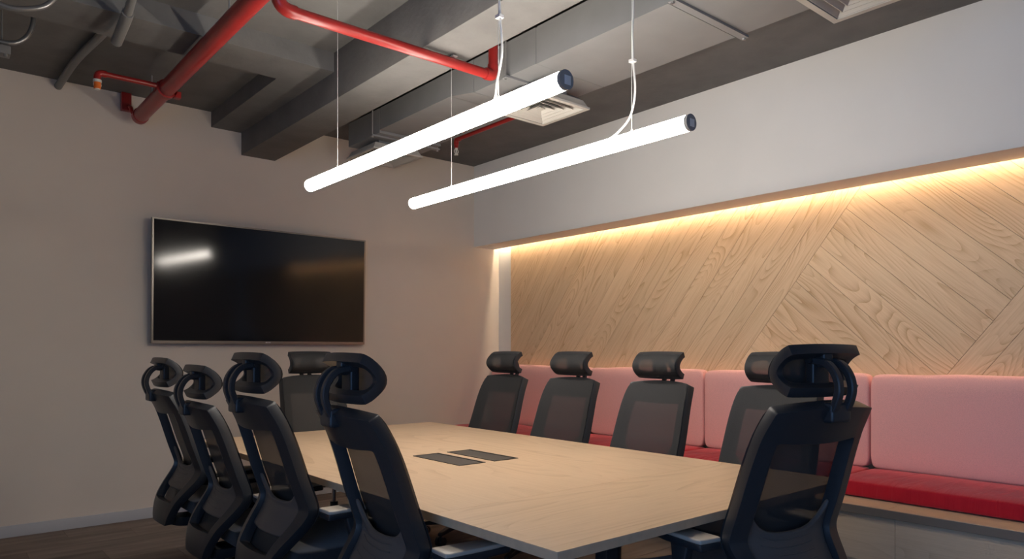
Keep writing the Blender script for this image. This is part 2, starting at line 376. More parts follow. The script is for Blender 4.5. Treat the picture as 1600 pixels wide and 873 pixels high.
led = bx('led_strip', 'led', None, XS+.004, XS+.020, .2, YW-.04, 2.405, 2.408)
bx('led_channel', 'steel', led, XS-.001, XS+.024, .2, YW-.04, 2.4085, 2.4205)
tag(led, 'warm glowing light strip hidden in the slot above the oak wall', 'light strip')

# ------------------------------------------------------------------ sprinkler pipework
def elbow_path(a, b, c, r=.07, n=6):
    """a -> b -> c with the corner at b rounded"""
    a, b, c = Vector(a), Vector(b), Vector(c); p = b+(a-b).normalized()*r; q = b+(c-b).normalized()*r
    return [a]+[(1-t)**2*p+2*t*(1-t)*b+t*t*q for t in [k/n for k in range(n+1)]]+[c]
def head(parent, p, bulb):
    h = bmnew(); tube(h, [p, (p[0], p[1], p[2]-.016)], .024 if bulb == 'orange' else .012)
    ho = obj('sprinkler_head', h, 'sprink', parent, True)
    b = bmnew(); tube(b, [(p[0], p[1], p[2]-.014), (p[0], p[1], p[2]-.026), (p[0], p[1], p[2]-.04), (p[0], p[1], p[2]-.055)], .020 if bulb == 'orange' else .006, 10); obj('bulb', b, bulb, ho, True)
    d = bmnew(); tube(d, [(p[0], p[1], p[2]-.055), (p[0], p[1], p[2]-.06)], .017, 14)
    for s in (-1, 1): tube(d, smooth_path([(p[0]+s*.01, p[1], p[2]-.012), (p[0]+s*.02, p[1], p[2]-.03), (p[0]+s*.006, p[1], p[2]-.056)], 4), .0035, 6)
    obj('deflector', d, 'sprink', ho, True)
XM, ZM = 1.252, 2.93
sp = thing('sprinkler_pipe', 'thick red sprinkler main with two red branch pipes hung below the grey slab', 'pipe', (XM, 5.6, H_SLAB)); inv = Matrix.Translation(sp.location).inverted()
def child_world(o): o.matrix_parent_inverse = inv; return o
bm = bmnew(); tube(bm, [(XM, YN, ZM), (XM, 5.60, ZM)], .049, 24); child_world(obj('main_pipe', bm, 'red_pipe', sp, True))
bm = bmnew(); tube(bm, [(XM, 5.59, ZM), (XM, 5.655, ZM)], .054, 24); bevel(bm, .012, 3); child_world(obj('end_cap', bm, 'red_pipe', sp, True))
bm = bmnew(); tube(bm, smooth_path([(1.215, YW-.03, 3.03), (1.20, 5.66, 2.985), (1.205, 5.63, 2.945), (XM, 5.625, 2.93)], 5), .014, 10); child_world(obj('support_hook', bm, 'red_pipe', sp, True))
child_world(bx('wall_bracket', 'red_pipe', sp, 1.160, 1.225, YW-.05, YW+.001, 2.995, 3.122, .004))
bm = bmnew(); tube(bm, [(XM, 4.92, ZM), (XM, 4.965, ZM)], .060, 24); box(bm, XM+.045, XM+.085, 4.92, 4.965, ZM-.045, ZM-.005); box(bm, XM-.06, XM-.03, 4.915, 4.97, ZM-.02, ZM+.03)
child_world(obj('tee_clamp', bm, 'red_pipe', sp, True))
bm = bmnew(); tube(bm, elbow_path((XM-.03, 4.94, ZM+.01), (.862, 4.94, ZM+.01), (.862, 4.94, ZM-.035), .035, 6), .0165, 14); child_world(obj('branch_pipe', bm, 'red_pipe', sp, True))
bm = bmnew(); tube(bm, elbow_path((.91, 4.94, ZM+.01), (.862, 4.94, ZM+.01), (.862, 4.94, ZM-.03), .03, 6), .021, 14); child_world(obj('elbow', bm, 'red_pipe', sp, True))
hd = thing('x', 'x', 'x'); head(hd, (.862, 4.94, ZM-.035), 'orange')
for ch in list(hd.children): ch.parent = sp; ch.matrix_parent_inverse = inv
bpy.data.objects.remove(hd)
YB, ZB = 3.115, 2.785
bm = bmnew(); tube(bm, [(1.30, YB, ZB), (2.46, YB, ZB)], .0265, 18); child_world(obj('branch_pipe', bm, 'red_pipe', sp, True))
bm = bmnew(); tube(bm, elbow_path((1.335, YB, ZB), (XM, YB, ZB), (XM, YB, ZM-.03), .065, 7), .031, 18); child_world(obj('elbow', bm, 'red_pipe', sp, True))
bm = bmnew(); tube(bm, elbow_path((2.43, YB, ZB), (2.487, YB, ZB), (2.487, YB, ZB+.06), .03, 7), .0325, 18); child_world(obj('elbow', bm, 'red_pipe', sp, True))
bm = bmnew(); tube(bm, [(2.487, YB, ZB+.05), (2.487, YB, H_SLAB+.005)], .027, 18); child_world(obj('riser', bm, 'red_pipe', sp, True))
bm = bmnew(); tube(bm, [(2.205, YB, ZB+.02), (2.205, YB, 2.829)], .005, 8); box(bm, 2.19, 2.22, YB-.032, YB+.032, ZB+.024, ZB+.03); child_world(obj('pipe_hanger', bm, 'steel', sp))
bm = bmnew(); tube(bm, [(XM, 5.3, ZM+.045), (XM, 5.3, H_SLAB+.005)], .005, 8); child_world(obj('hanger_rod', bm, 'steel', sp))
bm = bmnew(); tube(bm, [(XM, 3.75, ZM+.045), (XM, 3.75, H_SLAB+.005)], .005, 8); child_world(obj('hanger_rod', bm, 'steel', sp))

sp2 = thing('sprinkler_pipe', 'thin red sprinkler pipe with a pale drop head between duct and white bulkhead', 'pipe', (3.47, 4.85, H_SLAB)); inv = Matrix.Translation(sp2.location).inverted()
bm = bmnew(); tube(bm, elbow_path((3.47, 1.2, 3.005), (3.47, 4.84, 3.005), (3.47, 4.84, 2.935), .03, 6), .0165, 14); child_world(obj('pipe', bm, 'red_pipe', sp2, True))
bm = bmnew(); tube(bm, elbow_path((3.47, 4.79, 3.005), (3.47, 4.84, 3.005), (3.47, 4.84, 2.96), .03, 6), .021, 14); child_world(obj('elbow', bm, 'red_pipe', sp2, True))
for y in (4.5, 3.0, 1.6): bm = bmnew(); tube(bm, [(3.47, y, 3.01), (3.47, y, H_SLAB+.004)], .005, 8); child_world(obj('hanger_rod', bm, 'steel', sp2))
hd = thing('x', 'x', 'x'); head(hd, (3.47, 4.84, 2.937), 'sprink')
for ch in list(hd.children): ch.parent = sp2; ch.matrix_parent_inverse = inv
bpy.data.objects.remove(hd)

# ------------------------------------------------------------------ conduits
bm = bmnew(); tube(bm, smooth_path([(.845, 4.51, 3.09), (.85, 4.70, 3.095), (.80, 5.25, 3.098), (.775, YW-.005, 3.08)], 6), .024, 12)
tag(obj('cable_conduit', bm, 'conduit', None, True), 'straight grey conduit running under the slab to the wall', 'conduit')
cf = thing('drain_pipe', 'short grey pipe with an angled socket below the cross beam', 'pipe', (.83, 4.0, H_SLAB)); inv = Matrix.Translation(cf.location).inverted()
bm = bmnew(); tube(bm, [(.76, 3.2, 3.01), (.842, 4.06, 2.962)], .021, 14); child_world(obj('pipe', bm, 'conduit', cf, True))
bm = bmnew(); tube(bm, smooth_path([(.838, 4.02, 2.965), (.845, 4.12, 2.957), (.853, 4.36, 2.932)], 4), .0285, 14); child_world(obj('socket', bm, 'conduit', cf, True))
bm = bmnew(); tube(bm, [(.79, 3.55, 3.005), (.79, 3.55, H_SLAB+.004)], .005, 8); child_world(obj('hanger_rod', bm, 'steel', cf))
for pts, lab in (([(.05, 3.95, 3.05), (.15, 3.97, 2.93), (.30, 4.0, 2.835), (.418, 4.0, 2.846), (.50, 4.0, 2.90), (.55, 4.0, 3.02), (.56, 4.0, 3.127)], 'steel flexible conduit sagging in a wide loop below the slab'),
                 ([(.10, 4.68, 3.127), (.16, 4.70, 3.0), (.28, 4.70, 2.925), (.40, 4.70, 2.912), (.47, 4.70, 2.955), (.505, 4.70, 3.03), (.515, 4.70, 3.127)], 'steel flexible conduit looping beside the hanging junction box')):
    p = smooth_path(pts, 8); bm = bmnew(); tube(bm, p, .0125, 10)
    o = tag(obj('flexible_conduit', bm, 'conduit_flex', None, True), lab, 'conduit')
jb = thing('junction_box', 'small grey junction box hung on a rod near the wall', 'box', (.372, 4.72, H_SLAB)); inv = Matrix.Translation(jb.location).inverted()
child_world(bx('box', 'conduit', jb, .33, .408, 4.68, 4.76, 2.845, 2.89, .004)); 
bm = bmnew(); tube(bm, [(.372, 4.73, 2.885), (.372, 4.73, H_SLAB+.004)], .004, 8); child_world(obj('rod', bm, 'conduit', jb))
bm = bmnew(); tube(bm, [(.385, 4.69, 2.85), (.385, 4.69, 2.83)], .009, 8); child_world(obj('gland', bm, 'conduit', jb))

# ------------------------------------------------------------------ air duct and diffusers
du = thing('air_duct', 'long grey rectangular air duct hung beside the concrete beam', 'duct', (2.95, 3.0, H_SLAB)); inv = Matrix.Translation(du.location).inverted()
DL, DR, DT = 2.682, 3.235, 3.066
def duct_piece(y0, y1, b0, b1, l0=DL, l1=DL):
    bm = bmnew(); v = [bm.verts.new(p) for p in ((l0, y0, b0), (DR, y0, b0), (DR, y0, DT), (l0, y0, DT), (l1, y1, b1), (DR, y1, b1), (DR, y1, DT), (l1, y1, DT))]
    for f in ((0, 1, 2, 3), (7, 6, 5, 4), (0, 4, 5, 1), (1, 5, 6, 2), (2, 6, 7, 3), (3, 7, 4, 0)): bm.faces.new([v[i] for i in f])
    return child_world(obj('duct_section', bm, 'duct', du))
duct_piece(-1.5, 2.05, 2.858, 2.858); duct_piece(2.06, 2.965, 2.858, 2.858); duct_piece(2.975, 3.55, 2.86, 2.86)
duct_piece(3.555, 3.80, 2.86, 2.903); duct_piece(3.805, 4.72, 2.903, 2.903); duct_piece(4.725, 5.22, 2.882, 2.882)
for y, m in ((2.055, .004), (2.97, .003), (3.5525, .002), (3.8025, .001), (4.7225, .003)):
    zb = 2.858 if y < 3.5 else 2.90
    child_world(bx('seam', 'duct', du, DL+.003, DR-.003, y-.008, y+.008, zb+.003, DT-.003))
for y, zb in ((2.02, 2.858), (3.22, 2.86), (4.80, 2.882)):
    bm = bmnew(); box(bm, DL-.03, DR+.03, y-.02, y+.02, zb-.013, zb-.0005); child_world(obj('support_strap', bm, 'duct', du))
    for x in (DL-.018, DR+.018):
        bm = bmnew(); tube(bm, [(x, y, zb-.022), (x, y, H_SLAB+.004)], .0055, 8); tube(bm, [(x, y, zb-.022), (x, y, zb-.012)], .009, 6); child_world(obj('strap_rod', bm, 'steel', du))
def diffuser(x1, y0, size, z, neck_top, mat, label):
    d = thing('ceiling_diffuser', label, 'air diffuser', (x1-size/2, y0+size/2, z)); h = size/2
    def ring(name, a, za, b, zb, th=.003):
        bm = bmnew(); q = lambda s, zz: [bm.verts.new((sx*s, sy*s, zz)) for sx, sy in ((-1, -1), (1, -1), (1, 1), (-1, 1))]
        A, B, A2, B2 = q(a, za), q(b, zb), q(a-th, za+.0), q(b-th, zb)
        for k in range(4):
            n = (k+1) % 4
            bm.faces.new((A[k], A[n], B[n], B[k])); bm.faces.new((A2[n], A2[k], B2[k], B2[n])); bm.faces.new((A[n], A[k], A2[k], A2[n])); bm.faces.new((B[k], B[n], B2[n], B2[k]))
        return obj(name, bm, mat, d)
    bm = bmnew()   # flat outer frame as four mitred bars
    w = .028
    for k in range(4):
        c, s = (1, 0, -1, 0)[k], (0, 1, 0, -1)[k]; P = lambda x, y, zz: bm.verts.new((x*c-y*s, x*s+y*c, zz))
        v = [P(-h, -h, 0), P(h, -h, 0), P(h-w, -h+w, 0), P(-h+w, -h+w, 0), P(-h, -h, .012), P(h, -h, .012), P(h-w, -h+w, .012), P(-h+w, -h+w, .012)]
        for f in ((3, 2, 1, 0), (4, 5, 6, 7), (0, 1, 5, 4), (2, 3, 7, 6)): bm.faces.new([v[i] for i in f])
    obj('frame', bm, mat, d)
    for k in range(4):
        a = h-w-.002-k*(h-w)/4.6; ring('vane', a, .004, a-(h-w)/5.6, .034)
    bx('vane', mat, d, -.02, .02, -.02, .02, .010, .016)
    bx('throat', mat, d, -h+w, h-w, -h+w, h-w, .05, .056)
    bm = bmnew(); box(bm, -h+.10, h-.10, -h+.10, h-.10, .05, neck_top-z+.002)
    obj('neck', bm, 'duct', d)
    bm = bmnew()
    for k in range(4):
        c, s = (1, 0, -1, 0)[k], (0, 1, 0, -1)[k]; P = lambda x, y, zz: bm.verts.new((x*c-y*s, x*s+y*c, zz))
        e = h-.006; g = h-.03
        v = [P(-e, -e, .011), P(e, -e, .011), P(g, -g, .058), P(-g, -g, .058)]; bm.faces.new(v)
    bm.faces.new([bm.verts.new((sx*g, sy*g, .058)) for sx, sy in ((-1, -1), (1, -1), (1, 1), (-1, 1))])
    obj('hood', bm, mat, d); return d
diffuser(3.172, 3.025, .425, 2.722, 2.862, 'diffuser', 'square four-way ceiling diffuser under the duct, the middle one of three')
diffuser(3.180, 1.095, .425, 2.722, 2.862, 'diffuser', 'square four-way ceiling diffuser under the duct, farthest from the TV wall')
diffuser(3.115, 4.80, .44, 2.785, 2.884, 'diffuser', 'square ceiling diffuser under the duct end nearest the TV wall')

# ------------------------------------------------------------------ pendant tube lamps
def tube_lamp(x, y0, y1, z, label, near_y, far_y, curl):
    r = .033; t = thing('pendant_tube_lamp', label, 'pendant lamp', (x, (y0+y1)/2, z), group='glowing tubes above the table'); hy = (y1-y0)/2
    bm = bmnew(); tube(bm, [(0, -hy+.006, 0), (0, hy-.02, 0), (0, hy-.006, 0)], r, 32); obj('light_tube', bm, 'tube', t, True)
    bm = bmnew(); n = 32
    tube(bm, [(0, -hy-.006, 0), (0, -hy+.008, 0)], r*1.015, n); cap = obj('end_cap', bm, 'cap', t, True)
    bx('sticker', 'sticker', cap, -.010, .018, -hy-.0075, -hy-.0055, -.017, .014)
    bm = bmnew(); tube(bm, [(0, hy-.008, 0), (0, hy+.001, 0)], r*1.002, n); obj('end_cap', bm, 'white_cable', t, True)
    top = H_SLAB-z+.003; yc = (y0+y1)/2
    bm = bmnew(); tube(bm, [(0, far_y-yc, r-.003), (0, far_y-yc, top)], .0016, 6); obj('suspension_wire', bm, 'wire', t)
    bm = bmnew(); tube(bm, [(0, near_y-yc, r-.003), (0, near_y-yc, top)], .0016, 6); obj('suspension_wire', bm, 'wire', t)
    bm = bmnew(); tube(bm, smooth_path([(0, near_y-yc+curl, r-.004), (0, near_y-yc+curl*.55, r+.018), (.003, near_y-yc+.012, r+.07), (.006, near_y-yc-.014, r+.17), (.004, near_y-yc-.006, r+.30), (-.004, near_y-yc-.008, r+.42), (.006, near_y-yc-.004, r+.55), (0, near_y-yc-.006, top)], 6), .0045, 8)
    pc = obj('power_cable', bm, 'white_cable', t, True)
    bx('cable_clip', 'white_cable', pc, -.010, .012, near_y-yc-.018, near_y-yc+.008, r+.30, r+.312)
    for yy in (near_y, far_y):
        bm = bmnew(); tube(bm, [(0, yy-yc, r-.004), (0, yy-yc, r+.012)], .005, 8); obj('wire_grip', bm, 'steel', t)
tube_lamp(1.682, 1.717, 3.735, 2.16, 'glowing white tube lamp hung nearer the red main pipe', 2.075, 3.395, .03)
tube_lamp(2.378, 1.717, 3.780, 2.16, 'glowing white tube lamp hung nearer the white bulkhead', 2.02, 3.364, .14)

# ------------------------------------------------------------------ television
tv = thing('television', 'large black flat television on the plain far wall', 'television', (2.225, YW-.055, 1.305)); tv.rotation_euler = (R(1.45), 0, 0)
TW, TH = 1.745, .925
bm = box(bmnew(), -TW/2, TW/2, -.022, .012, 0, TH); bevel(bm, .004); obj('casing', bm, 'tv_body', tv, True)
bm = bmnew()
for a in ((-TW/2-.002, -TW/2+.010, -.0245, .012, 0, TH), (TW/2-.010, TW/2+.002, -.0245, .012, 0, TH), (-TW/2-.0015, TW/2+.0015, -.0242, .0125, TH-.009, TH+.002), (-TW/2-.0015, TW/2+.0015, -.0242, .0125, -.002, .019)): box(bm, *a)
bez = obj('bezel', bm, 'tv_bezel', tv)
bx('logo', 'logo', bez, -.022, -.004, -.0252, -.024, .005, .013); bx('logo', 'logo', bez, .0, .02, -.0252, -.024, .006, .012)
bx('screen', 'screen', tv, -TW/2+.010, TW/2-.010, -.0238, -.018, .019, TH-.009)
bx('wall_mount', 'tv_body', tv, -.30, .30, .010, .043, .25, .70)

# ------------------------------------------------------------------ table
TX0, TX1, TY0, TY1, TZ = 1.247, 2.826, 1.302, 4.258, .74
tb = thing('conference_table', 'large oak conference table with black legs in the middle of the room', 'table', ((TX0+TX1)/2, (TY0+TY1)/2, 0)); cx, cy = (TX0+TX1)/2, (TY0+TY1)/2
hx, hy = (TX1-TX0)/2, (TY1-TY0)/2
bx('edge_core', 'table_edge', tb, -hx, hx, -hy, hy, TZ-.028, TZ-.0012, .0012, 1)
for y0, y1, m in ((TY0, 1.86, 'table_x'), (1.86, 3.70, 'table_y'), (3.70, TY1, 'table_x')):
    bm = box(bmnew(), -hx+.0005, hx-.0005, y0-cy+.0006, y1-cy-.0006, TZ-.004, TZ); obj('top_board', bm, m, tb)
for x in (-.39, .39):
    for y in (-1.28, 1.28): bx('leg', 'black', tb, x-.025, x+.025, y-.025, y+.025, 0, TZ-.028, .004)
for y in (-1.28, 1.28): bx('cross_rail', 'black', tb, -.37, .37, y-.02, y+.02, TZ-.075, TZ-.027)
for x in (-.39, .39): bx('long_rail', 'black', tb, x-.02, x+.02, -1.25, 1.25, TZ-.07, TZ-.027)
for x0, x1, lab in ((1.846, 1.994, 'dark grey cable hatch set in the table, on the side towards the red main pipe'), (2.045, 2.190, 'dark grey cable hatch set in the table, on the side towards the pink bench')):
    h = thing('cable_hatch', lab, 'cable hatch', ((x0+x1)/2, 2.742, TZ), group='cable hatches in the table top'); w = (x1-x0)/2
    bm = bmnew(); d = .19
    for a in ((-w, -w+.008, -d, d), (w-.008, w, -d, d), (-w+.008, w-.008, -d, -d+.008), (-w+.008, w-.008, d-.008, d)): box(bm, *a, -.002, .0028)
    obj('frame', bm, 'powerframe', h); bx('flap', 'powerbox', h, -w+.010, w-.018, -d+.010, d-.010, -.002, .0018)
    bm = bmnew(); box(bm, w-.018, w-.008, -d+.01, d-.01, -.002, .0004); obj('brush_slot', bm, 'dark_gap', h)

# ------------------------------------------------------------------ bench and cushions
bn = thing('bench', 'long low oak bench with a floating seat board below the oak wall', 'bench', (4.3, 2.0, 0))
ox, oy = 4.3, 2.0
for y0, y1 in ((-1.2, 1.575), (1.575, 4.02), (4.02, YW-.002)):
    bx('seat_board', 'bench_y', bn, 3.872-ox, XW-.018-ox, y0+.001-oy, y1-.001-oy, .4195, .422, 0)
bx('seat_core', 'bench_edge', bn, 3.872-ox, XW-.018-ox, -1.2-oy, YW-.002-oy, .376, .4196, .0015, 1)
for y0, y1 in ((-1.2, -.55), (-.55, 1.545), (1.545, 3.7), (3.7, YW-.002)):
    bx('front_panel', 'bench_y', bn, 3.901-ox, 3.92-ox, y0+.001-oy, y1-.001-oy, .128, .3765)
bx('toe_kick', 'bench_y', bn, 3.96-ox, 3.98-ox, -1.2-oy, YW-.02-oy, 0, .13)
bx('underframe', 'bench_y', bn, 3.919-ox, 3.97-ox, -1.2-oy, YW-.02-oy, .12, .14)
def cushion(name, x0, x1, y0, y1, z0, z1, mat, label, cat, group, r, puff, seed):
    nx, ny, nz = 6, 26, 8; bm = bmnew(); cxx, cyy, cz = (x0+x1)/2, (y0+y1)/2, (z0+z1)/2; ax, ay, az = (x1-x0)/2, (y1-y0)/2, (z1-z0)/2
    bmesh.ops.create_cube(bm, size=2); bmesh.ops.subdivide_edges(bm, edges=[e for e in bm.edges if abs(e.verts[0].co.y-e.verts[1].co.y) > 1], cuts=ny, use_grid_fill=True)
    bmesh.ops.subdivide_edges(bm, edges=[e for e in bm.edges if abs(e.verts[0].co.x-e.verts[1].co.x) > 1], cuts=nx, use_grid_fill=True)
    bmesh.ops.subdivide_edges(bm, edges=[e for e in bm.edges if abs(e.verts[0].co.z-e.verts[1].co.z) > 1], cuts=nz, use_grid_fill=True)
    rnd = random.Random(seed); ph = [rnd.uniform(0, 6) for _ in range(6)]
    for v in bm.verts:
        u = v.co.copy(); p = Vector((u.x*ax, u.y*ay, u.z*az))
        inner = Vector((max(-ax+r, min(ax-r, p.x)), max(-ay+r, min(ay-r, p.y)), max(-az+r, min(az-r, p.z))))
        dlt = p-inner
        if dlt.length > 1e-6: p = inner+dlt.normalized()*min(r, dlt.length*1.0) if dlt.length > r else p
        b = puff*(1-u.y**4)
        if abs(u.x) > .99 and ax < .1: p.x += math.copysign(b*(1-u.z**4), u.x)*.6
        if abs(u.z) > .99: p.z += (b*.8*(1-u.x**4)+.0025*math.sin(9*p.y+ph[0])*(1-u.x**2)) if u.z > 0 else 0
        if u.z > .6 and ax < .1: p.z += .003*math.sin(6*p.y+ph[1])*math.cos(11*p.y+ph[2])
        v.co = p+Vector((cxx, cyy, cz))
    o = obj(name, bm, mat, None, mods=[('SUBSURF', dict(levels=1, render_levels=1))], angle=None)
    for v in o.data.vertices: v.co -= Vector((cxx, cyy, z0))
    o.location = (cxx, cyy, z0)
    return tag(o, label, cat, group)
YC = [YW-.03, 4.378, 3.190, 1.968, .75]; ORD = ['first', 'second', 'third', 'fourth']
for k in range(4):
    y1, y0 = YC[k]-.003, YC[k+1]+.003
    cushion('back_cushion', 4.575, 4.692, y0, y1, .515, 1.098, 'pink', f'tall pink bench back cushion, {ORD[k]} along from the TV wall', 'cushion', 'pink back cushions on the bench', .028, .010, k)
    cushion('seat_cushion', 4.062, 4.640, y0-.0, y1+.0, .4215, .519, 'red', f'flat red bench seat cushion, {ORD[k]} along from the TV wall', 'cushion', 'red seat cushions on the bench', .022, .006, 20+k)

# ------------------------------------------------------------------ office chair
PROF = [(-.150, 1.062), (-.132, 1.03), (-.108, .985), (-.085, .925), (-.064, .86), (-.043, .79), (-.020, .725), (-.003, .68), (0, .655), (-.012, .622), (-.042, .582), (-.088, .532), (-.120, .482), (-.138, .43), (-.142, .385)]
HALF = [(1.062, .203), (1.03, .211), (.985, .217), (.925, .222), (.86, .227), (.79, .231), (.725, .234), (.655, .235), (.60, .226), (.55, .204), (.50, .175), (.45, .147), (.41, .126), (.385, .112)]
def interp(tab, z):
    tab = sorted(tab)
    if z <= tab[0][0]: return tab[0][1]
    for (a, b), (c, d) in zip(tab, tab[1:]):
        if z <= c: return b+(d-b)*(z-a)/(c-a)
    return tab[-1][1]
PZ = [(z, x) for x, z in PROF]
def bs(z, t, off=0):
    conc = .036 if z > .6 else .036*max(.25, (z-.35)/.25)
    return Vector((interp(PZ, z)-conc*(1-t*t)+off, interp(HALF, z)*t, z))
def arch(z, t):  # top edge higher in the middle
    k = max(0, (z-.96)/.10); return z+k*.014*(1-t*t)-(1-k)*0
def grid(bm, rows, cols, fn, keep=lambda i, j: True):
    V = {}
    def g(i, j):
        if (i, j) not in V: V[i, j] = bm.verts.new(fn(rows[i], cols[j]))
        return V[i, j]
    for i in range(len(rows)-1):
        for j in range(len(cols)-1):
            if keep(i, j): bm.faces.new((g(i, j), g(i, j+1), g(i+1, j+1), g(i+1, j)))
    return bm
def rbox(x0, x1, y0, y1, z0, z1, b, s=3): return bevel(box(bmnew(), x0, x1, y0, y1, z0, z1), b, s)

SOLID = -.42
def make_chair(dz):
    t = thing('office_chair', 'x', 'chair', group='black mesh office chairs around the table'); D = Vector((0, 0, dz))
    up = lambda o: (setattr(o, 'location', (0, 0, dz)), o)[1]
    # back frame: grid with one opening, thickened and rounded
    rows = [1.062, 1.05, 1.02, .992, .976, .92, .85, .78, .73, .69, .66, .63, .595, .55, .51, .492, .46, .42, .392, .385]
    cols = [-1, -.96, -.86, -.755, -.72, -.36, 0, .36, .72, .755, .86, .96, 1]
    k0 = lambda z, u: arch(z, u)-z
    def fn(z, u):
        zz = arch(z, u)
        if abs(z-.976) < .001 or abs(z-.992) < .001: zz -= .014*(1-u*u)+k0(z, u)
        return bs(min(zz, 1.08), u) if zz <= 1.062 else bs(1.062, u)+Vector((-.55*(zz-1.062), 0, zz-1.062))
    keep = lambda i, j: not (4 <= i <= 14 and 3 <= j <= 8)
    fr = obj('back_frame', grid(bmnew(), rows, cols, fn, keep), 'blackback', t, mods=[('SUBSURF', dict(levels=2, render_levels=2)), ('SOLIDIFY', dict(thickness=.042, offset=SOLID)), ('BEVEL', dict(width=.006, segments=2, limit_method='ANGLE'))], angle=35)
    up(fr)
    rows = [1.064, 1.02, .97, .92, .86, .80, .74, .69, .655, .62, .58, .54, .50, .48]; cols = [-.985+k*1.97/10 for k in range(11)]
    def fm(z, u):
        zz = arch(z, u); p = bs(min(zz, 1.062), u, .020); 
        if zz > 1.062: p += Vector((-.55*(zz-1.062), 0, zz-1.062))
        return p+Vector((.012*math.exp(-((z-.66)/.09)**2)*(1-u*u), 0, 0))
    o = obj('back_mesh', grid(bmnew(), rows, cols, fm), 'net', fr, mods=[('SUBSURF', dict(levels=1, render_levels=1))], angle=None)
    rows = [.672, .664, .65, .635, .62, .60, .58, .565, .555]; cols = [-1, -.96, -.8, -.6, -.35, 0, .35, .6, .8, .96, 1]
    lp = lambda z, u: bs(z+.085*u**4*max(0, (z-.555)/.117), u*.76, .001)+Vector((-.006*(1-abs(u))-.004, 0, 0))
    pad = obj('lumbar_support', grid(bmnew(), rows, cols, lp), 'lumbar', fr, mods=[('SOLIDIFY', dict(thickness=.016, offset=0)), ('SUBSURF', dict(levels=1, render_levels=1))], angle=None)
    for z in (.65, .63, .61, .59):
        bm = bmnew(); pts = [lp(z, u)+Vector((-.0085, 0, 0)) for u in (-.5, -.2, .1, .4, .7)]; tube(bm, pts, .0022, 6); obj('rib', bm, 'lumbar', pad, True)
    # headrest
    HP = [(1.236, -.168), (1.2355, -.167), (1.230, -.155), (1.219, -.137), (1.188, -.110), (1.163, -.103), (1.138, -.108), (1.112, -.134), (1.102, -.151), (1.0975, -.162), (1.097, -.163)]
    cols = [-1, -.995, -.96, -.89, -.86, -.4, 0, .4, .86, .89, .96, .995, 1]
    def fh(zx, u, off=0):
        z, x = zx; w = .152; q = abs(u)**4
        return Vector((x-.012*(1-u*u)+off, w*u, 1.16+(z-1.16)*(1-.06*q)))
    keep = lambda i, j: not (3 <= i <= 6 and 4 <= j <= 7)
    hd = up(obj('headrest', grid(bmnew(), HP, cols, fh, keep), 'blackback', t, mods=[('SUBSURF', dict(levels=2, render_levels=2)), ('SOLIDIFY', dict(thickness=.030, offset=SOLID)), ('BEVEL', dict(width=.005, segments=2, limit_method='ANGLE'))], angle=35))
    obj('headrest_mesh', grid(bmnew(), HP[1:-1], [c*.97 for c in cols], lambda a, b: fh(a, b, .0165)), 'net_head', hd, mods=[('SUBSURF', dict(levels=1, render_levels=1))], angle=None)
    # headrest bracket: base block + two bowed arms + slider
    br = up(obj('headrest_bracket', rbox(-.226, -.172, -.042, .042, 1.018, 1.076, .010), 'blackback', t, True))
    path = smooth_path([(-.206, 0, 1.035), (-.226, 0, 1.075), (-.236, 0, 1.115), (-.226, 0, 1.155), (-.196, 0, 1.187), (-.142, 0, 1.197)], 5)
    for s in (-1, 1):
        bm = bmnew(); bar(bm, [p+Vector((0, s*.029, 0)) for p in path], .024, .020); bevel(bm, .004, 1); obj('arm', bm, 'blackback', br, True)
    obj('slider', rbox(-.158, -.128, -.036, .036, 1.115, 1.212, .007), 'black', br, True)
    obj('slider_cap', rbox(-.182, -.146, -.020, .020, 1.175, 1.228, .006), 'blackback', br, True)
    bm = bmnew(); tube(bm, [(-.150, -.052, 1.197), (-.150, .052, 1.197)], .011, 10); obj('pivot', bm, 'black', br, True)
    # seat
    bm = bmnew(); bmesh.ops.create_cube(bm, size=2); bmesh.ops.subdivide_edges(bm, edges=bm.edges[:], cuts=6, use_grid_fill=True)
    for v in bm.verts:
        u = v.co.copy(); x = .205+.25*u.x; y = .245*u.y*(1-.10*max(0, -u.x)**2-.06*max(0, u.x)**3)*(1-.03*u.z**2); z = .465+.038*u.z
        z += .008*(1-u.y**2)*(-1 if u.z > .9 else 0)+(.02*abs(u.y)**3 if u.z > 0 else 0)*.4-(.045*max(0, u.x-.4)**2); v.co = (x, y, z)
    up(obj('seat', bm, 'seat_fabric', t, mods=[('SUBSURF', dict(levels=2, render_levels=2))], angle=None))
    up(obj('seat_pan', rbox(.0, .40, -.20, .20, .405, .440, .014), 'black', t, True))
    # mechanism joins the back frame to the seat pan
    bm = bmnew(); bar(bm, smooth_path([(-.155, 0, .415), (-.08, 0, .385), (.05, 0, .385), (.26, 0, .395)], 5), .15, .045); bevel(bm, .008, 2); up(obj('tilt_mechanism', bm, 'black', t, True))
    # armrests
    for s in (-1, 1):
        bm = bmnew(); pth = [Vector((.15, s*.12, .405)), Vector((.15, s*.225, .405)), Vector((.15, s*.255, .425)), Vector((.148, s*.268, .48)), Vector((.142, s*.268, .56)), Vector((.135, s*.268, .640))]
        rings = []
        wd = [(.035, .012), (.035, .012), (.034, .014), (.027, .016), (.024, .016), (.040, .017)]
        for i, p in enumerate(pth):
            tt = ((pth[i+1] if i+1 < len(pth) else p)-(pth[i-1] if i else p)).normalized(); nn = tt.cross(Vector((1, 0, 0))).normalized()
            rings.append([bm.verts.new(p+Vector((a*wd[i][0], 0, 0))+nn*(b*wd[i][1])) for a, b in ((-1, -1), (1, -1), (1, 1), (-1, 1))])
        for a, b in zip(rings, rings[1:]):
            for k in range(4): bm.faces.new((a[k], a[(k+1) % 4], b[(k+1) % 4], b[k]))
        bm.faces.new(rings[0][::-1]); bm.faces.new(rings[-1])
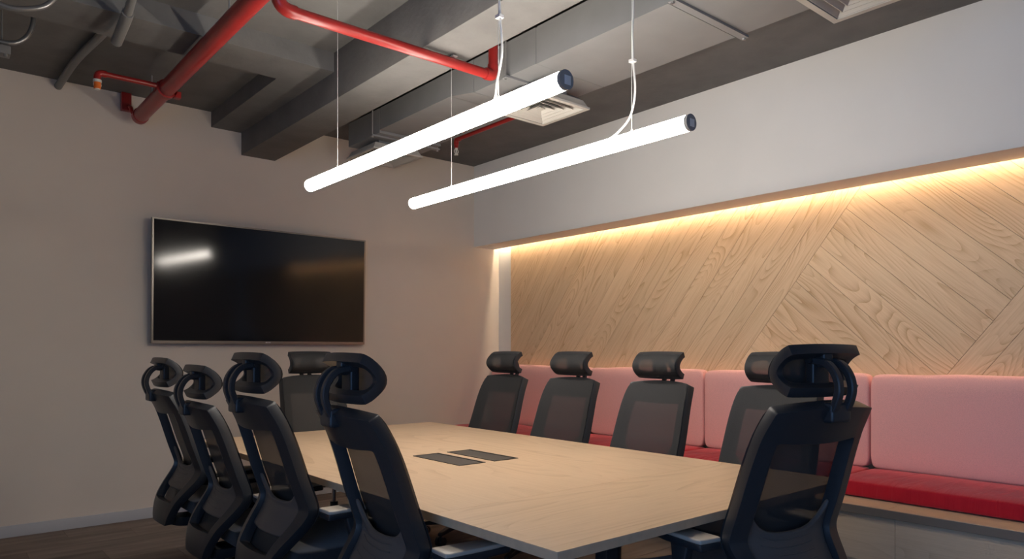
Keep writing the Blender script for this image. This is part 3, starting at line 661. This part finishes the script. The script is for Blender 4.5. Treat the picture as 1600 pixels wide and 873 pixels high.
        ar = up(obj('armrest', bm, 'blackback', t, mods=[('BEVEL', dict(width=.005, segments=2))], angle=50))
        bm = bmnew(); v = []
        outl = [(-.0, .043), (.015, .047), (.16, .042), (.235, .030), (.245, .018)]
        pts = [(x, y) for x, y in outl]+[(x, -y) for x, y in outl[::-1]]
        lo = [bm.verts.new((.015+x, s*.268+y*.9, .632)) for x, y in pts]; hi = [bm.verts.new((.015+x, s*.268+y, .655)) for x, y in pts]
        n = len(pts)
        for k in range(n): bm.faces.new((lo[k], lo[(k+1) % n], hi[(k+1) % n], hi[k]))
        bm.faces.new(lo[::-1]); bm.faces.new(hi); obj('arm_support', bm, 'blackback', ar, mods=[('BEVEL', dict(width=.004, segments=2))], angle=50)
        bm = bmnew(); lo = [bm.verts.new((.015+x, s*.268+y*.97, .654)) for x, y in pts]; hi = [bm.verts.new((.015+x, s*.268+y*.97, .668)) for x, y in pts]
        for k in range(n): bm.faces.new((lo[k], lo[(k+1) % n], hi[(k+1) % n], hi[k]))
        bm.faces.new(lo[::-1]); bm.faces.new(hi); obj('arm_pad', bm, 'pad', ar, mods=[('BEVEL', dict(width=.005, segments=3))], angle=50)
    # column and five-star base
    bm = bmnew(); tube(bm, [(.21, 0, .20), (.21, 0, .385+dz)], .014, 16); obj('gas_lift', bm, 'chrome', t, True)
    bm = bmnew(); tube(bm, [(.21, 0, .07), (.21, 0, .27)], .025, 16); obj('lift_sleeve', bm, 'black', t, True)
    bm = bmnew(); tube(bm, [(.21, 0, .065), (.21, 0, .125)], .043, 18); hub = obj('star_base', bm, 'black', t, True)
    for k in range(5):
        a = 2*math.pi*k/5+.35; ca, sa = math.cos(a), math.sin(a); bm = bmnew(); rg = []
        for rr, hh, ww, zz in ((.03, .022, .022, .098), (.16, .018, .019, .094), (.265, .013, .016, .078), (.29, .010, .013, .074)):
            rg.append([bm.verts.new((.21+ca*rr-sa*w*ww, sa*rr+ca*w*ww, zz+h*hh)) for w, h in ((-1, -1), (1, -1), (1, 1), (-1, 1))])
        for A, B in zip(rg, rg[1:]):
            for q in range(4): bm.faces.new((A[q], A[(q+1) % 4], B[(q+1) % 4], B[q]))
        bm.faces.new(rg[0][::-1]); bm.faces.new(rg[-1]); bevel(bm, .004, 1); obj('base_leg', bm, 'black', hub, True)
        X, Y = .21+ca*.275, sa*.275; c = bmnew()
        for s in (-1, 1): tube(c, [(X-sa*s*.008, Y+ca*s*.008, .029), (X-sa*s*.026, Y+ca*s*.026, .029)], .029, 14)
        tube(c, [(X, Y, .03), (X, Y, .078)], .008, 8); obj('caster', c, 'black', t, True)
    return t
def copy_chair(src):
    r = src.copy(); C.objects.link(r)
    for ch in list(src.children):
        c = ch.copy(); C.objects.link(c); c.parent = r
        for g in ch.children:
            d = g.copy(); C.objects.link(d); d.parent = c
    return r
protos = {}
def chair(dz, x, y, deg, label):
    if dz in protos: t = copy_chair(protos[dz])
    else: t = protos[dz] = make_chair(dz)
    t.location = (x, y, 0); t.rotation_euler = (0, 0, R(deg)); t['label'] = label
    return t
LEFT = 'black mesh chair on table side away from bench, '
RIGHT = 'black mesh chair between table and pink bench, '
chair(0, 1.175, 1.985, -5, LEFT+'fourth from the TV wall')
chair(0, 1.135, 2.70, 0, LEFT+'third from the TV wall')
chair(-.058, 1.145, 3.395, 0, LEFT+'second from the TV wall')
chair(-.03, 1.155, 4.03, 0, LEFT+'first from the TV wall')
for (x, y, r), o in zip(((3.05, 3.865, 180), (3.05, 3.20, 180), (3.05, 2.515, 180), (3.05, 1.80, 180)), ('first', 'second', 'third', 'fourth')):
    chair(0, x, y, r, RIGHT+o+' from the TV wall')
chair(0, 2.10, 4.50, -90, 'black mesh office chair with headrest at the table end by the TV wall')
chair(.025, 2.065, 1.165, 79.5, 'black mesh office chair with headrest at the table end away from the TV')
